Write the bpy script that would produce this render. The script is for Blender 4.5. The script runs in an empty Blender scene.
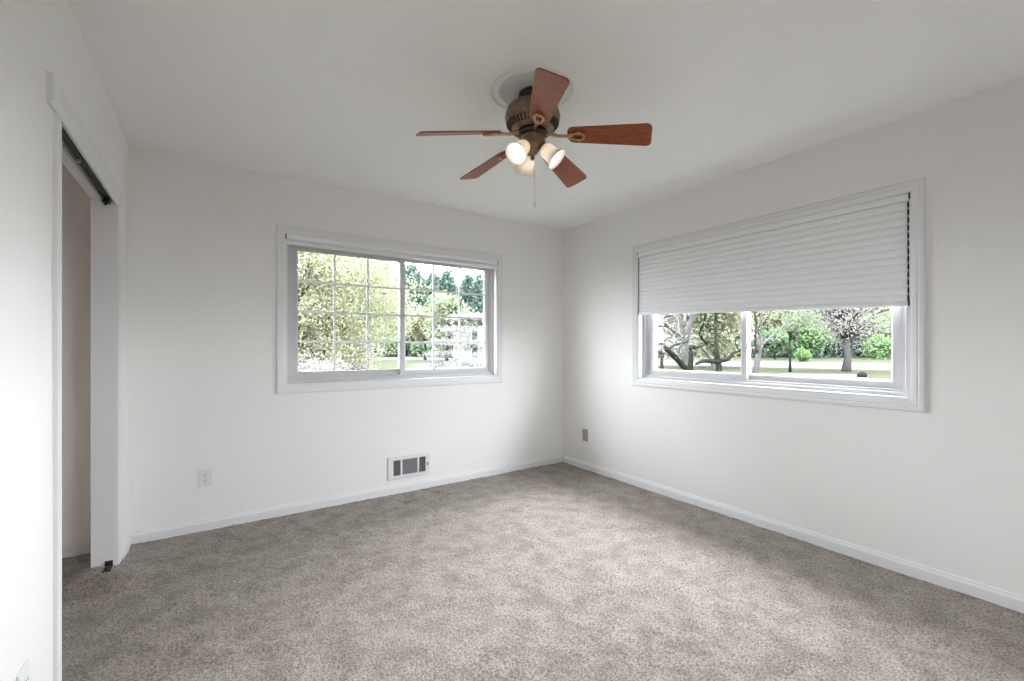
import bpy, bmesh, math, random
import numpy as np
from mathutils import Vector, Matrix

C = bpy.context.scene.collection
SC = bpy.context.scene
PI = math.pi

# ------------------------------------------------------------------ camera, sky, sun, exposure
YAW = math.radians(34.226)
EYE = 1.211
FPX = 441.0
FWD = Vector((math.sin(YAW), math.cos(YAW), 0.0))
RGT = Vector((math.cos(YAW), -math.sin(YAW), 0.0))
cam_d = bpy.data.cameras.new('camera')
cam_d.sensor_width = 36.0
cam_d.lens = FPX / 1024.0 * 36.0
cam_d.shift_y = 6.6 / 1024.0
cam_d.clip_start = 0.02
cam_d.clip_end = 600.0
cam = bpy.data.objects.new('camera', cam_d)
cam.location = (0, 0, EYE)
cam.rotation_euler = (PI / 2, 0, -YAW)
C.objects.link(cam)
SC.camera = cam

SKY_STRENGTH = 44.0
BULB_STRENGTH = 8.0
EXPOSURE = 0.42

world = bpy.data.worlds.new('sky')
SC.world = world
world.use_nodes = True
wn = world.node_tree
wn.nodes.clear()
w_out = wn.nodes.new('ShaderNodeOutputWorld')
w_bg = wn.nodes.new('ShaderNodeBackground')
w_tc = wn.nodes.new('ShaderNodeTexCoord')
w_sep = wn.nodes.new('ShaderNodeSeparateXYZ')
w_ramp = wn.nodes.new('ShaderNodeValToRGB')
w_ramp.color_ramp.elements[0].position = 0.0
w_ramp.color_ramp.elements[0].color = (0.315, 0.325, 0.345, 1)   # overcast dome: the zenith three times the horizon
w_ramp.color_ramp.elements[1].position = 1.0
w_ramp.color_ramp.elements[1].color = (0.90, 0.94, 1.0, 1)
wn.links.new(w_tc.outputs['Generated'], w_sep.inputs[0])
wn.links.new(w_sep.outputs['Z'], w_ramp.inputs[0])
wn.links.new(w_ramp.outputs[0], w_bg.inputs['Color'])
w_bg.inputs['Strength'].default_value = SKY_STRENGTH
wn.links.new(w_bg.outputs[0], w_out.inputs[0])

SC.view_settings.view_transform = 'Standard'
SC.view_settings.look = 'None'
SC.view_settings.exposure = EXPOSURE
SC.view_settings.gamma = 1.0
SC.view_settings.use_curve_mapping = False
SC.cycles.use_denoising = True
try:
    SC.cycles.denoiser = 'OPENIMAGEDENOISE'
except Exception:
    pass
SC.cycles.max_bounces = 14
SC.cycles.diffuse_bounces = 8
SC.cycles.transparent_max_bounces = 16
SC.cycles.sample_clamp_indirect = 8.0
SC.cycles.caustics_reflective = False
SC.cycles.caustics_refractive = False

# ------------------------------------------------------------------ room dimensions
XL, XR, YB, YF, H = -0.424, 3.066, 3.56, -0.30, 2.44
WT = 0.098                      # inner wall thickness
EXT = 0.17                      # outer wall thickness
CLX = -1.16                     # closet back wall
GZ = -0.60                      # ground level outside
WIN_W, WIN_Z0, WIN_Z1 = 1.926, 0.872, 2.092
W1X = 0.381                     # left casing edge of the window in the back wall
W2Y = 2.612                     # far casing edge of the window in the right wall
DOOR_Y0, DOOR_Y1, DOOR_Z = 2.070, 3.140, 1.990

# ------------------------------------------------------------------ helpers
def tag(o, label=None, cat=None, group=None, kind=None):
    if label: o['label'] = label
    if cat: o['category'] = cat
    if group: o['group'] = group
    if kind: o['kind'] = kind
    return o

def link(name, me, mat, parent=None):
    o = bpy.data.objects.new(name, me)
    C.objects.link(o)
    if mat is not None:
        me.materials.append(mat)
    if parent is not None:
        o.parent = parent
    return o

def obj(name, bm, mat, parent=None, smooth=False, angle=None):
    bmesh.ops.recalc_face_normals(bm, faces=bm.faces)
    me = bpy.data.meshes.new(name)
    bm.to_mesh(me)
    bm.free()
    if smooth:
        me.polygons.foreach_set('use_smooth', [True] * len(me.polygons))
        if angle is not None:
            me.set_sharp_from_angle(angle=math.radians(angle))
    return link(name, me, mat, parent)

def empty(name, loc=(0, 0, 0), rz=0.0):
    o = bpy.data.objects.new(name, None)
    o.location = loc
    o.rotation_euler = (0, 0, rz)
    o.empty_display_size = 0.05
    C.objects.link(o)
    return o

def box(bm, a, b, m=None, bevel=0.0, seg=2):
    (x0, y0, z0), (x1, y1, z1) = a, b
    vs = [bm.verts.new(p) for p in ((x0, y0, z0), (x1, y0, z0), (x1, y1, z0), (x0, y1, z0),
                                    (x0, y0, z1), (x1, y0, z1), (x1, y1, z1), (x0, y1, z1))]
    fs = [bm.faces.new([vs[i] for i in f]) for f in ((0, 3, 2, 1), (4, 5, 6, 7), (0, 1, 5, 4), (1, 2, 6, 5), (2, 3, 7, 6), (3, 0, 4, 7))]
    if bevel > 0:
        es = list({e for f in fs for e in f.edges})
        r = bmesh.ops.bevel(bm, geom=es, offset=bevel, segments=seg, affect='EDGES', profile=0.5)
        vs = list({v for f in r['faces'] for v in f.verts} | {v for v in vs if v.is_valid})
    if m is not None:
        for v in vs:
            v.co = m(v.co) if callable(m) else m @ v.co
    return vs

def lathe(bm, prof, seg=32, M=None, cap=True):
    rings = []
    for r, z in prof:
        ring = []
        for i in range(seg):
            a = 2 * PI * i / seg
            p = Vector((r * math.cos(a), r * math.sin(a), z))
            ring.append(bm.verts.new(M @ p if M is not None else p))
        rings.append(ring)
    for k in range(len(rings) - 1):
        for i in range(seg):
            j = (i + 1) % seg
            bm.faces.new((rings[k][i], rings[k][j], rings[k + 1][j], rings[k + 1][i]))
    if cap:
        bm.faces.new(rings[0])
        bm.faces.new(rings[-1])

def tube(bm, pts, rad, seg=8, cap=True):
    pts = [Vector(p) for p in pts]
    n = len(pts)
    rads = rad if isinstance(rad, (list, tuple)) else [rad] * n
    rings = []
    ref = Vector((0.13, 0.27, 1)).normalized()
    for i, p in enumerate(pts):
        d = (pts[min(i + 1, n - 1)] - pts[max(i - 1, 0)]).normalized()
        a = d.cross(ref)
        if a.length < 0.2:
            a = d.cross(Vector((1, 0, 0)))
        a.normalize()
        b = d.cross(a)
        rings.append([bm.verts.new(p + (a * math.cos(2 * PI * k / seg) + b * math.sin(2 * PI * k / seg)) * rads[i]) for k in range(seg)])
    for i in range(n - 1):
        for k in range(seg):
            j = (k + 1) % seg
            bm.faces.new((rings[i][k], rings[i][j], rings[i + 1][j], rings[i + 1][k]))
    if cap:
        bm.faces.new(rings[0])
        bm.faces.new(rings[-1])

def frame_profile(bm, rect, prof, m):
    """mitred rectangular frame; rect = u0,u1,v0,v1; prof = list of (inset, depth)"""
    u0, u1, v0, v1 = rect
    loops = []
    for ins, w in prof:
        loops.append([bm.verts.new(m(Vector(p))) for p in ((u0 + ins, v0 + ins, w), (u1 - ins, v0 + ins, w), (u1 - ins, v1 - ins, w), (u0 + ins, v1 - ins, w))])
    n = len(loops)
    for k in range(n):
        a, b = loops[k], loops[(k + 1) % n]
        for i in range(4):
            j = (i + 1) % 4
            bm.faces.new((a[i], a[j], b[j], b[i]))

def extrude_profile(bm, prof, p0, p1, up, out):
    """profile (out, up) swept from p0 to p1"""
    p0, p1, up, out = Vector(p0), Vector(p1), Vector(up), Vector(out)
    A = [bm.verts.new(p0 + out * a + up * b) for a, b in prof]
    B = [bm.verts.new(p1 + out * a + up * b) for a, b in prof]
    n = len(prof)
    for i in range(n):
        j = (i + 1) % n
        bm.faces.new((A[i], A[j], B[j], B[i]))
    bm.faces.new(A)
    bm.faces.new(B)

# ------------------------------------------------------------------ materials
def mat(name, col=(0.8, 0.8, 0.8), rough=0.6, metal=0.0, spec=0.5, coat=0.0, coat_rough=0.1):
    m = bpy.data.materials.new(name)
    m.use_nodes = True
    b = m.node_tree.nodes['Principled BSDF']
    b.inputs['Base Color'].default_value = (*col, 1)
    b.inputs['Roughness'].default_value = rough
    b.inputs['Metallic'].default_value = metal
    b.inputs['Specular IOR Level'].default_value = spec
    b.inputs['Coat Weight'].default_value = coat
    b.inputs['Coat Roughness'].default_value = coat_rough
    return m

def nodes(m):
    nt = m.node_tree
    return nt, nt.nodes['Principled BSDF']

def add_noise(m, scale, detail=3, coord='Object', stretch=None):
    nt, b = nodes(m)
    tc = nt.nodes.new('ShaderNodeTexCoord')
    nz = nt.nodes.new('ShaderNodeTexNoise')
    nz.inputs['Scale'].default_value = scale
    nz.inputs['Detail'].default_value = detail
    if stretch:
        mp = nt.nodes.new('ShaderNodeMapping')
        mp.inputs['Scale'].default_value = stretch
        nt.links.new(tc.outputs[coord], mp.inputs[0])
        nt.links.new(mp.outputs[0], nz.inputs['Vector'])
    else:
        nt.links.new(tc.outputs[coord], nz.inputs['Vector'])
    return nz

def add_bump(m, scale, strength=0.2, dist=0.002, detail=3):
    nt, b = nodes(m)
    nz = add_noise(m, scale, detail)
    bp = nt.nodes.new('ShaderNodeBump')
    bp.inputs['Strength'].default_value = strength
    bp.inputs['Distance'].default_value = dist
    nt.links.new(nz.outputs['Fac'], bp.inputs['Height'])
    nt.links.new(bp.outputs[0], b.inputs['Normal'])
    return m

def add_color(m, scale, stops, detail=3, stretch=None, lo=0.3, hi=0.7):
    nt, b = nodes(m)
    nz = add_noise(m, scale, detail, stretch=stretch)
    rp = nt.nodes.new('ShaderNodeValToRGB')
    els = rp.color_ramp.elements
    els[0].position, els[0].color = lo, (*stops[0], 1)
    els[1].position, els[1].color = hi, (*stops[-1], 1)
    for i, s in enumerate(stops[1:-1]):
        e = els.new(lo + (hi - lo) * (i + 1) / (len(stops) - 1))
        e.color = (*s, 1)
    nt.links.new(nz.outputs['Fac'], rp.inputs[0])
    nt.links.new(rp.outputs[0], b.inputs['Base Color'])
    return m

M_WALL = add_bump(mat('wall_paint', (0.83, 0.82, 0.805), 0.55, spec=0.3), 90, 0.12, 0.002)
M_CEIL = add_bump(mat('ceiling_paint', (0.88, 0.875, 0.865), 0.85, spec=0.2), 14, 0.35, 0.006, 6)
M_CLOSET = mat('closet_paint', (0.88, 0.835, 0.79), 0.7, spec=0.2)
M_TRIM = mat('trim_paint', (0.765, 0.765, 0.780), 0.45, spec=0.25)
M_VINYL = mat('window_vinyl', (0.60, 0.60, 0.612), 0.5, spec=0.15)
M_SHADE = add_bump(mat('shade_fabric', (0.86, 0.865, 0.88), 0.9, spec=0.1), 900, 0.1, 0.0004)
M_GRILLE = mat('grille_white', (0.90, 0.90, 0.90), 0.4)
M_RAIL = mat('shade_rail', (0.84, 0.845, 0.86), 0.4)
M_DARK = mat('dark_gap', (0.02, 0.02, 0.02), 0.7)
M_STEEL = mat('steel_track', (0.45, 0.45, 0.46), 0.35, 0.9)
M_BLACK = mat('black_metal', (0.025, 0.023, 0.022), 0.5, 0.3)
M_PLATE = mat('white_plastic', (0.76, 0.75, 0.75), 0.35)
M_GREYPLATE = mat('grey_plate', (0.36, 0.34, 0.33), 0.4)
M_SLOT = mat('outlet_slot', (0.06, 0.055, 0.055), 0.6)
M_REG = mat('register_paint', (0.74, 0.74, 0.75), 0.4)
M_VANE = mat('register_vane', (0.30, 0.30, 0.31), 0.4)
M_BRONZE = add_color(mat('antique_bronze', (0.2, 0.13, 0.09), 0.36, 0.85), 30, [(0.15, 0.095, 0.065), (0.30, 0.20, 0.14)])
M_DKBRONZE = mat('dark_bronze', (0.07, 0.05, 0.04), 0.4, 0.7)
M_IRON = mat('iron_bronze', (0.50, 0.32, 0.20), 0.32, 0.85)
M_WOOD = add_color(mat('blade_wood', (0.2, 0.05, 0.02), 0.38, spec=0.3, coat=0.25, coat_rough=0.25), 9,
                   [(0.13, 0.022, 0.004), (0.30, 0.065, 0.008), (0.17, 0.032, 0.005), (0.36, 0.090, 0.012)], 5, (0.9, 12, 12), 0.3, 0.7)
M_BRASS = mat('chain_metal', (0.72, 0.68, 0.62), 0.35, 0.6)

def glass_mat():
    m = bpy.data.materials.new('window_glass')
    m.use_nodes = True
    nt = m.node_tree
    nt.nodes.clear()
    o = nt.nodes.new('ShaderNodeOutputMaterial')
    mx = nt.nodes.new('ShaderNodeMixShader')
    tr = nt.nodes.new('ShaderNodeBsdfTransparent')
    tr.inputs[0].default_value = (0.97, 0.985, 0.975, 1)
    gl = nt.nodes.new('ShaderNodeBsdfGlossy')
    gl.inputs['Roughness'].default_value = 0.02
    fr = nt.nodes.new('ShaderNodeFresnel')
    fr.inputs['IOR'].default_value = 1.5
    nt.links.new(fr.outputs[0], mx.inputs[0])
    nt.links.new(tr.outputs[0], mx.inputs[1])
    nt.links.new(gl.outputs[0], mx.inputs[2])
    nt.links.new(mx.outputs[0], o.inputs[0])
    return m
M_GLASS = glass_mat()

def frosted_mat():
    m = bpy.data.materials.new('frosted_glass')
    m.use_nodes = True
    nt = m.node_tree
    nt.nodes.clear()
    o = nt.nodes.new('ShaderNodeOutputMaterial')
    mx = nt.nodes.new('ShaderNodeMixShader')
    mx2 = nt.nodes.new('ShaderNodeMixShader')
    df = nt.nodes.new('ShaderNodeBsdfDiffuse')
    df.inputs[0].default_value = (0.86, 0.82, 0.77, 1)
    tl = nt.nodes.new('ShaderNodeBsdfTranslucent')
    tl.inputs[0].default_value = (0.90, 0.84, 0.77, 1)
    gl = nt.nodes.new('ShaderNodeBsdfGlossy')
    gl.inputs['Roughness'].default_value = 0.15
    mx.inputs[0].default_value = 0.35
    mx2.inputs[0].default_value = 0.06
    nt.links.new(df.outputs[0], mx.inputs[1])
    nt.links.new(tl.outputs[0], mx.inputs[2])
    nt.links.new(mx.outputs[0], mx2.inputs[1])
    nt.links.new(gl.outputs[0], mx2.inputs[2])
    nt.links.new(mx2.outputs[0], o.inputs[0])
    return m
M_FROST = frosted_mat()

def emit_mat(name, col, s):
    m = bpy.data.materials.new(name)
    m.use_nodes = True
    nt = m.node_tree
    nt.nodes.clear()
    o = nt.nodes.new('ShaderNodeOutputMaterial')
    e = nt.nodes.new('ShaderNodeEmission')
    e.inputs[0].default_value = (*col, 1)
    e.inputs[1].default_value = s
    nt.links.new(e.outputs[0], o.inputs[0])
    return m
M_BULB = emit_mat('lit_bulb', (1.0, 0.92, 0.82), BULB_STRENGTH)

def carpet_mat():
    m = mat('carpet_pile', (0.3, 0.26, 0.23), 0.95, spec=0.05)
    nt, b = nodes(m)
    tc = nt.nodes.new('ShaderNodeTexCoord')
    def noise(scale, detail):
        n = nt.nodes.new('ShaderNodeTexNoise')
        n.inputs['Scale'].default_value = scale
        n.inputs['Detail'].default_value = detail
        nt.links.new(tc.outputs['Object'], n.inputs['Vector'])
        return n
    fine = noise(115, 4)
    big = noise(8.0, 6)
    r1 = nt.nodes.new('ShaderNodeValToRGB')
    r1.color_ramp.elements[0].position = 0.34
    r1.color_ramp.elements[0].color = (0.155, 0.126, 0.105, 1)
    r1.color_ramp.elements[1].position = 0.64
    r1.color_ramp.elements[1].color = (0.375, 0.334, 0.303, 1)
    nt.links.new(fine.outputs['Fac'], r1.inputs[0])
    r2 = nt.nodes.new('ShaderNodeValToRGB')
    r2.color_ramp.elements[0].position = 0.36
    r2.color_ramp.elements[0].color = (0.80, 0.79, 0.78, 1)
    r2.color_ramp.elements[1].position = 0.6
    r2.color_ramp.elements[1].color = (1.08, 1.08, 1.08, 1)
    nt.links.new(big.outputs['Fac'], r2.inputs[0])
    mx = nt.nodes.new('ShaderNodeMix')
    mx.data_type = 'RGBA'
    mx.blend_type = 'MULTIPLY'
    mx.inputs['Factor'].default_value = 1.0
    nt.links.new(r1.outputs[0], mx.inputs['A'])
    nt.links.new(r2.outputs[0], mx.inputs['B'])
    nt.links.new(mx.outputs['Result'], b.inputs['Base Color'])
    b.inputs['Sheen Weight'].default_value = 0.15
    b.inputs['Sheen Roughness'].default_value = 0.5
    return m
M_CARPET = carpet_mat()

def leaf_mat(name, cols, transl=0.5):
    m = bpy.data.materials.new(name)
    m.use_nodes = True
    nt = m.node_tree
    nt.nodes.clear()
    o = nt.nodes.new('ShaderNodeOutputMaterial')
    g = nt.nodes.new('ShaderNodeNewGeometry')
    rp = nt.nodes.new('ShaderNodeValToRGB')
    els = rp.color_ramp.elements
    els[0].position, els[0].color = 0.0, (*cols[0], 1)
    els[1].position, els[1].color = 1.0, (*cols[-1], 1)
    for i, c in enumerate(cols[1:-1]):
        e = els.new((i + 1) / (len(cols) - 1))
        e.color = (*c, 1)
    nt.links.new(g.outputs['Random Per Island'], rp.inputs[0])
    df = nt.nodes.new('ShaderNodeBsdfDiffuse')
    tl = nt.nodes.new('ShaderNodeBsdfTranslucent')
    mx = nt.nodes.new('ShaderNodeMixShader')
    mx.inputs[0].default_value = transl
    nt.links.new(rp.outputs[0], df.inputs[0])
    nt.links.new(rp.outputs[0], tl.inputs[0])
    nt.links.new(df.outputs[0], mx.inputs[1])
    nt.links.new(tl.outputs[0], mx.inputs[2])
    nt.links.new(mx.outputs[0], o.inputs[0])
    return m

L_CREAM = leaf_mat('cream_leaves', [(0.100, 0.114, 0.060), (0.130, 0.136, 0.080), (0.150, 0.138, 0.104), (0.100, 0.122, 0.066)], 0.55)
L_PALE = leaf_mat('pale_green_leaves', [(0.070, 0.090, 0.054), (0.096, 0.116, 0.072), (0.125, 0.135, 0.092)], 0.55)
L_BRIGHT = leaf_mat('bright_green_leaves', [(0.035, 0.07, 0.025), (0.060, 0.11, 0.040), (0.09, 0.14, 0.060)])
L_MID = leaf_mat('mid_green_leaves', [(0.03, 0.05, 0.03), (0.05, 0.08, 0.045), (0.07, 0.10, 0.06)])
L_HAZED_PINE = leaf_mat('hazed_pine_needles', [(0.026, 0.042, 0.034), (0.042, 0.066, 0.054), (0.066, 0.092, 0.076)], 0.3)  # distance haze is mixed into the needle colour, a paler and greyer teal
L_WHITE = leaf_mat('white_blossom', [(0.115, 0.113, 0.113), (0.15, 0.148, 0.148), (0.07, 0.082, 0.07)], 0.5)
L_PINK = leaf_mat('pinkish_buds', [(0.115, 0.104, 0.102), (0.15, 0.136, 0.134), (0.118, 0.116, 0.100)], 0.55)
M_BARK = add_color(mat('bark', (0.02, 0.017, 0.015), 0.95, spec=0.0), 5, [(0.012, 0.0105, 0.0095), (0.024, 0.021, 0.019)], 4)
M_PALEBARK = add_color(mat('pale_bark', (0.04, 0.038, 0.037), 0.95, spec=0.0), 4, [(0.020, 0.019, 0.019), (0.040, 0.038, 0.037)], 4)
M_DARKBARK = add_color(mat('dark_bark', (0.01, 0.01, 0.01), 0.95, spec=0.0), 6, [(0.004, 0.0043, 0.0037), (0.0105, 0.0108, 0.0092)], 4)
M_LAWN = add_color(mat('lawn', (0.015, 0.017, 0.01), 0.95, spec=0.0), 0.35, [(0.0165, 0.020, 0.0115), (0.021, 0.0235, 0.015), (0.023, 0.0228, 0.0172)], 6)
M_ROAD = add_color(mat('pale_road', (0.024, 0.024, 0.024), 0.95, spec=0.0), 1.2, [(0.034, 0.034, 0.034), (0.040, 0.040, 0.040)], 4)
M_STONE = mat('stone', (0.006, 0.006, 0.006), 0.95, spec=0.0)
M_BRICK = mat('outer_wall', (0.12, 0.09, 0.075), 0.9)

# ------------------------------------------------------------------ room shell
def struct(name, bm, m, label, cat, parent=None):
    o = obj(name, bm, m, parent)
    tag(o, label, cat, kind='structure')
    return o

def wall_x(bm, x0, x1, y0, y1, holes):
    """wall running along x; holes = (a0,a1,z0,z1)"""
    cur = x0
    for a0, a1, z0, z1 in holes:
        box(bm, (cur, y0, 0), (a0, y1, H))
        if z0 > 0:
            box(bm, (a0, y0, 0), (a1, y1, z0))
        box(bm, (a0, y0, z1), (a1, y1, H))
        cur = a1
    box(bm, (cur, y0, 0), (x1, y1, H))

def wall_y(bm, y0, y1, x0, x1, holes):
    cur = y0
    for a0, a1, z0, z1 in holes:
        box(bm, (x0, cur, 0), (x1, a0, H))
        if z0 > 0:
            box(bm, (x0, a0, 0), (x1, a1, z0))
        box(bm, (x0, a0, z1), (x1, a1, H))
        cur = a1
    box(bm, (x0, cur, 0), (x1, y1, H))

INS = 0.058                      # casing width
bm = bmesh.new()
wall_x(bm, CLX - WT, XR + EXT, YB, YB + EXT, [(W1X + INS, W1X + WIN_W - INS, WIN_Z0 + INS, WIN_Z1 - INS)])
struct('wall_back', bm, M_WALL, 'warm white back wall with the gridded window and floor register', 'wall')
bm = bmesh.new()
wall_y(bm, YF, YB, XR, XR + EXT, [(W2Y - WIN_W + INS, W2Y - INS, WIN_Z0 + INS, WIN_Z1 - INS)])
struct('wall_right', bm, M_WALL, 'warm white right wall with the half shaded window', 'wall')
bm = bmesh.new()
wall_y(bm, YF, YB, XL - WT, XL, [(DOOR_Y0 - 0.018, DOOR_Y1 + 0.018, 0, DOOR_Z + 0.018)])
struct('wall_left', bm, M_WALL, 'warm white left wall with the open closet doorway', 'wall')
W3A, W3B, W3Z0, W3Z1 = 0.50, 1.02, 1.24, 2.04      # unseen opening added behind the camera to let in fill light
bm = bmesh.new()
wall_x(bm, CLX - WT, XR + EXT, YF - EXT, YF, [(W3A, W3B, W3Z0, W3Z1)])
struct('wall_front', bm, M_WALL, 'warm white wall behind the camera with an added fill light window', 'wall')
bm = bmesh.new()
box(bm, (CLX - WT, YF, 0), (CLX, YB, H))
box(bm, (CLX, 1.55, 0), (XL - WT, 1.60, H))
box(bm, (CLX, YB - 0.006, 0), (XL - WT, YB, H))
struct('wall_closet', bm, M_CLOSET, 'beige inner walls of the closet seen through the doorway', 'wall')
bm = bmesh.new()
box(bm, (CLX - WT, YF - EXT, H), (XR + EXT, YB + EXT, H + 0.12))
struct('ceiling', bm, M_CEIL, 'white lightly textured ceiling holding the fan', 'ceiling')

EAVE = 0.62
bm = bmesh.new()
box(bm, (CLX - WT, YF - EXT - EAVE, H + 0.12), (XR + EXT + EAVE, YB + EXT + EAVE, H + 0.30))
struct('trim_2', bm, M_TRIM, 'roof deck and eaves over the room', 'roof')

# carpeted floor: real pile relief
def carpet():
    x0, x1, y0, y1 = CLX, XR, YF, YB
    st = 0.008
    nx, ny = int((x1 - x0) / st), int((y1 - y0) / st)
    rng = np.random.default_rng(4)
    xs = np.linspace(x0, x1, nx + 1)
    ys = np.linspace(y0, y1, ny + 1)
    Xg, Yg = np.meshgrid(xs, ys)
    z = rng.normal(0, 0.0014, Xg.shape)
    def smooth(n):
        k = rng.normal(0, 1, (int(ny / n) + 3, int(nx / n) + 3))
        iy = np.linspace(0, k.shape[0] - 1.001, ny + 1)
        ix = np.linspace(0, k.shape[1] - 1.001, nx + 1)
        a, b = iy.astype(int), ix.astype(int)
        fy, fx = (iy - a)[:, None], (ix - b)[None, :]
        fy, fx = fy * fy * (3 - 2 * fy), fx * fx * (3 - 2 * fx)
        return (k[a][:, b] * (1 - fx) + k[a][:, b + 1] * fx) * (1 - fy) + (k[a + 1][:, b] * (1 - fx) + k[a + 1][:, b + 1] * fx) * fy
    z += smooth(4) * 0.0012 + smooth(14) * 0.0013 + smooth(40) * 0.0014
    # creases pressed into the pile below the register and dents from furniture feet
    for (ax, ay), (bx, by), dep, wd in [((1.17, 3.46), (1.25, 3.28), 0.008, 0.018), ((1.48, 3.50), (1.60, 3.30), 0.009, 0.018), ((2.25, 3.28), (2.36, 3.20), 0.006, 0.02)]:
        dx, dy = bx - ax, by - ay
        t = np.clip(((Xg - ax) * dx + (Yg - ay) * dy) / (dx * dx + dy * dy), 0, 1)
        d = np.hypot(Xg - ax - t * dx, Yg - ay - t * dy)
        z -= dep * np.exp(-(d / wd) ** 2)
    for px, py, dep, wd in [(1.13, 2.03, 0.012, 0.022), (1.62, 1.52, 0.010, 0.02), (1.92, 1.36, 0.012, 0.02), (0.62, 2.36, 0.008, 0.03), (2.28, 2.62, 0.008, 0.025)]:
        z -= dep * np.exp(-(np.hypot((Xg - px), (Yg - py) * 1.4) / wd) ** 2)
    # the carpet is bunched up at the foot of the closet jamb
    z += 0.058 * np.exp(-((Xg + 0.50) / 0.16) ** 2 - ((Yg - 3.13) / 0.19) ** 2)
    co = np.stack([Xg, Yg, z], -1).reshape(-1, 3).astype(np.float32)
    idx = np.arange((nx + 1) * (ny + 1)).reshape(ny + 1, nx + 1)
    q = np.stack([idx[:-1, :-1], idx[:-1, 1:], idx[1:, 1:], idx[1:, :-1]], -1).reshape(-1)
    me = bpy.data.meshes.new('floor')
    me.vertices.add(len(co)); me.vertices.foreach_set('co', co.ravel())
    nq = len(q) // 4
    me.loops.add(len(q)); me.loops.foreach_set('vertex_index', q.astype(np.int32))
    me.polygons.add(nq)
    me.polygons.foreach_set('loop_start', np.arange(0, nq * 4, 4, dtype=np.int32))
    me.polygons.foreach_set('use_smooth', np.ones(nq, dtype=bool))
    me.update(calc_edges=True)
    o = link('floor', me, M_CARPET)
    tag(o, 'taupe cut pile carpet covering the whole floor', 'carpet', kind='structure')
carpet()
bm = bmesh.new()
box(bm, (CLX - WT, YF - EXT, GZ - 0.1), (XR + EXT, YB + EXT, -0.03))
struct('trim_1', bm, M_BRICK, 'house foundation slab below the carpet', 'foundation')

# baseboards
BB = [(0, 0), (0.014, 0), (0.014, 0.052), (0.011, 0.060), (0.008, 0.064), (0.007, 0.072), (0, 0.076)]
def baseboard(name, runs, label):
    bm = bmesh.new()
    for p0, p1, out in runs:
        extrude_profile(bm, BB, p0, p1, (0, 0, 1), out)
    struct(name, bm, M_TRIM, label, 'baseboard')
baseboard('baseboard_back', [((XL, YB, -0.002), (XR, YB, -0.002), (0, -1, 0))], 'white baseboard along the back wall')
baseboard('baseboard_right', [((XR, YF, -0.002), (XR, YB - 0.014, -0.002), (-1, 0, 0))], 'white baseboard along the right wall')
baseboard('baseboard_left', [((XL, YF, -0.002), (XL, DOOR_Y0 - 0.09, -0.002), (1, 0, 0)), ((XL, DOOR_Y1 + 0.075, -0.002), (XL, YB - 0.014, -0.002), (1, 0, 0))], 'white baseboard on the left wall beside the closet doorway')
baseboard('baseboard_closet', [((CLX, YB - 0.006, -0.002), (XL - WT, YB - 0.006, -0.002), (0, -1, 0))], 'white baseboard inside the closet')

# ------------------------------------------------------------------ closet doorway
door = empty('door_1', (XL, (DOOR_Y0 + DOOR_Y1) / 2, 0))
tag(door, 'open closet doorway with white casing in the left wall', 'doorway', kind='structure')
def dobj(name, bm, m, label=None):
    for v in bm.verts:
        v.co = v.co - Vector(door.location)
    o = obj(name, bm, m, door)
    if label: o['label'] = label
    return o
bm = bmesh.new()
xa, xb = XL - WT - 0.002, XL + 0.002
box(bm, (xa, DOOR_Y0 - 0.018, 0), (xb, DOOR_Y0, DOOR_Z), bevel=0.001)
box(bm, (xa, DOOR_Y1, 0), (xb, DOOR_Y1 + 0.018, DOOR_Z), bevel=0.001)
box(bm, (xa, DOOR_Y0 - 0.018, DOOR_Z), (xb, DOOR_Y1 + 0.018, DOOR_Z + 0.018), bevel=0.001)
dobj('door_jamb', bm, M_TRIM)
CAS = [(0, 0), (0, 0.009), (0.010, 0.011), (0.030, 0.012), (0.034, 0.009), (0.040, 0.012), (0.052, 0.013), (0.056, 0.010), (0.056, 0)]  # across width, height
bm = bmesh.new()
extrude_profile(bm, [(h, w) for w, h in CAS], (XL, DOOR_Y1 + 0.004, 0), (XL, DOOR_Y1 + 0.004, DOOR_Z + 0.006), (0, 1, 0), (1, 0, 0))
dobj('door_casing', bm, M_TRIM)
bm = bmesh.new()
extrude_profile(bm, [(h, w) for w, h in CAS], (XL, DOOR_Y0 - 0.004, 0), (XL, DOOR_Y0 - 0.004, DOOR_Z - 0.02), (0, -1, 0), (1, 0, 0))
dobj('door_casing', bm, M_TRIM)
HC = [(0, 0), (0.008, 0), (0.016, 0.010), (0.019, 0.018), (0.019, 0.058), (0.015, 0.062), (0.017, 0.066), (0.018, 0.090), (0, 0.094)]
bm = bmesh.new()
extrude_profile(bm, HC, (XL, 1.935, DOOR_Z - 0.018), (XL, DOOR_Y1 + 0.070, DOOR_Z - 0.018), (0, 0, 1), (1, 0, 0))
dobj('header_casing', bm, M_TRIM)

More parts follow.
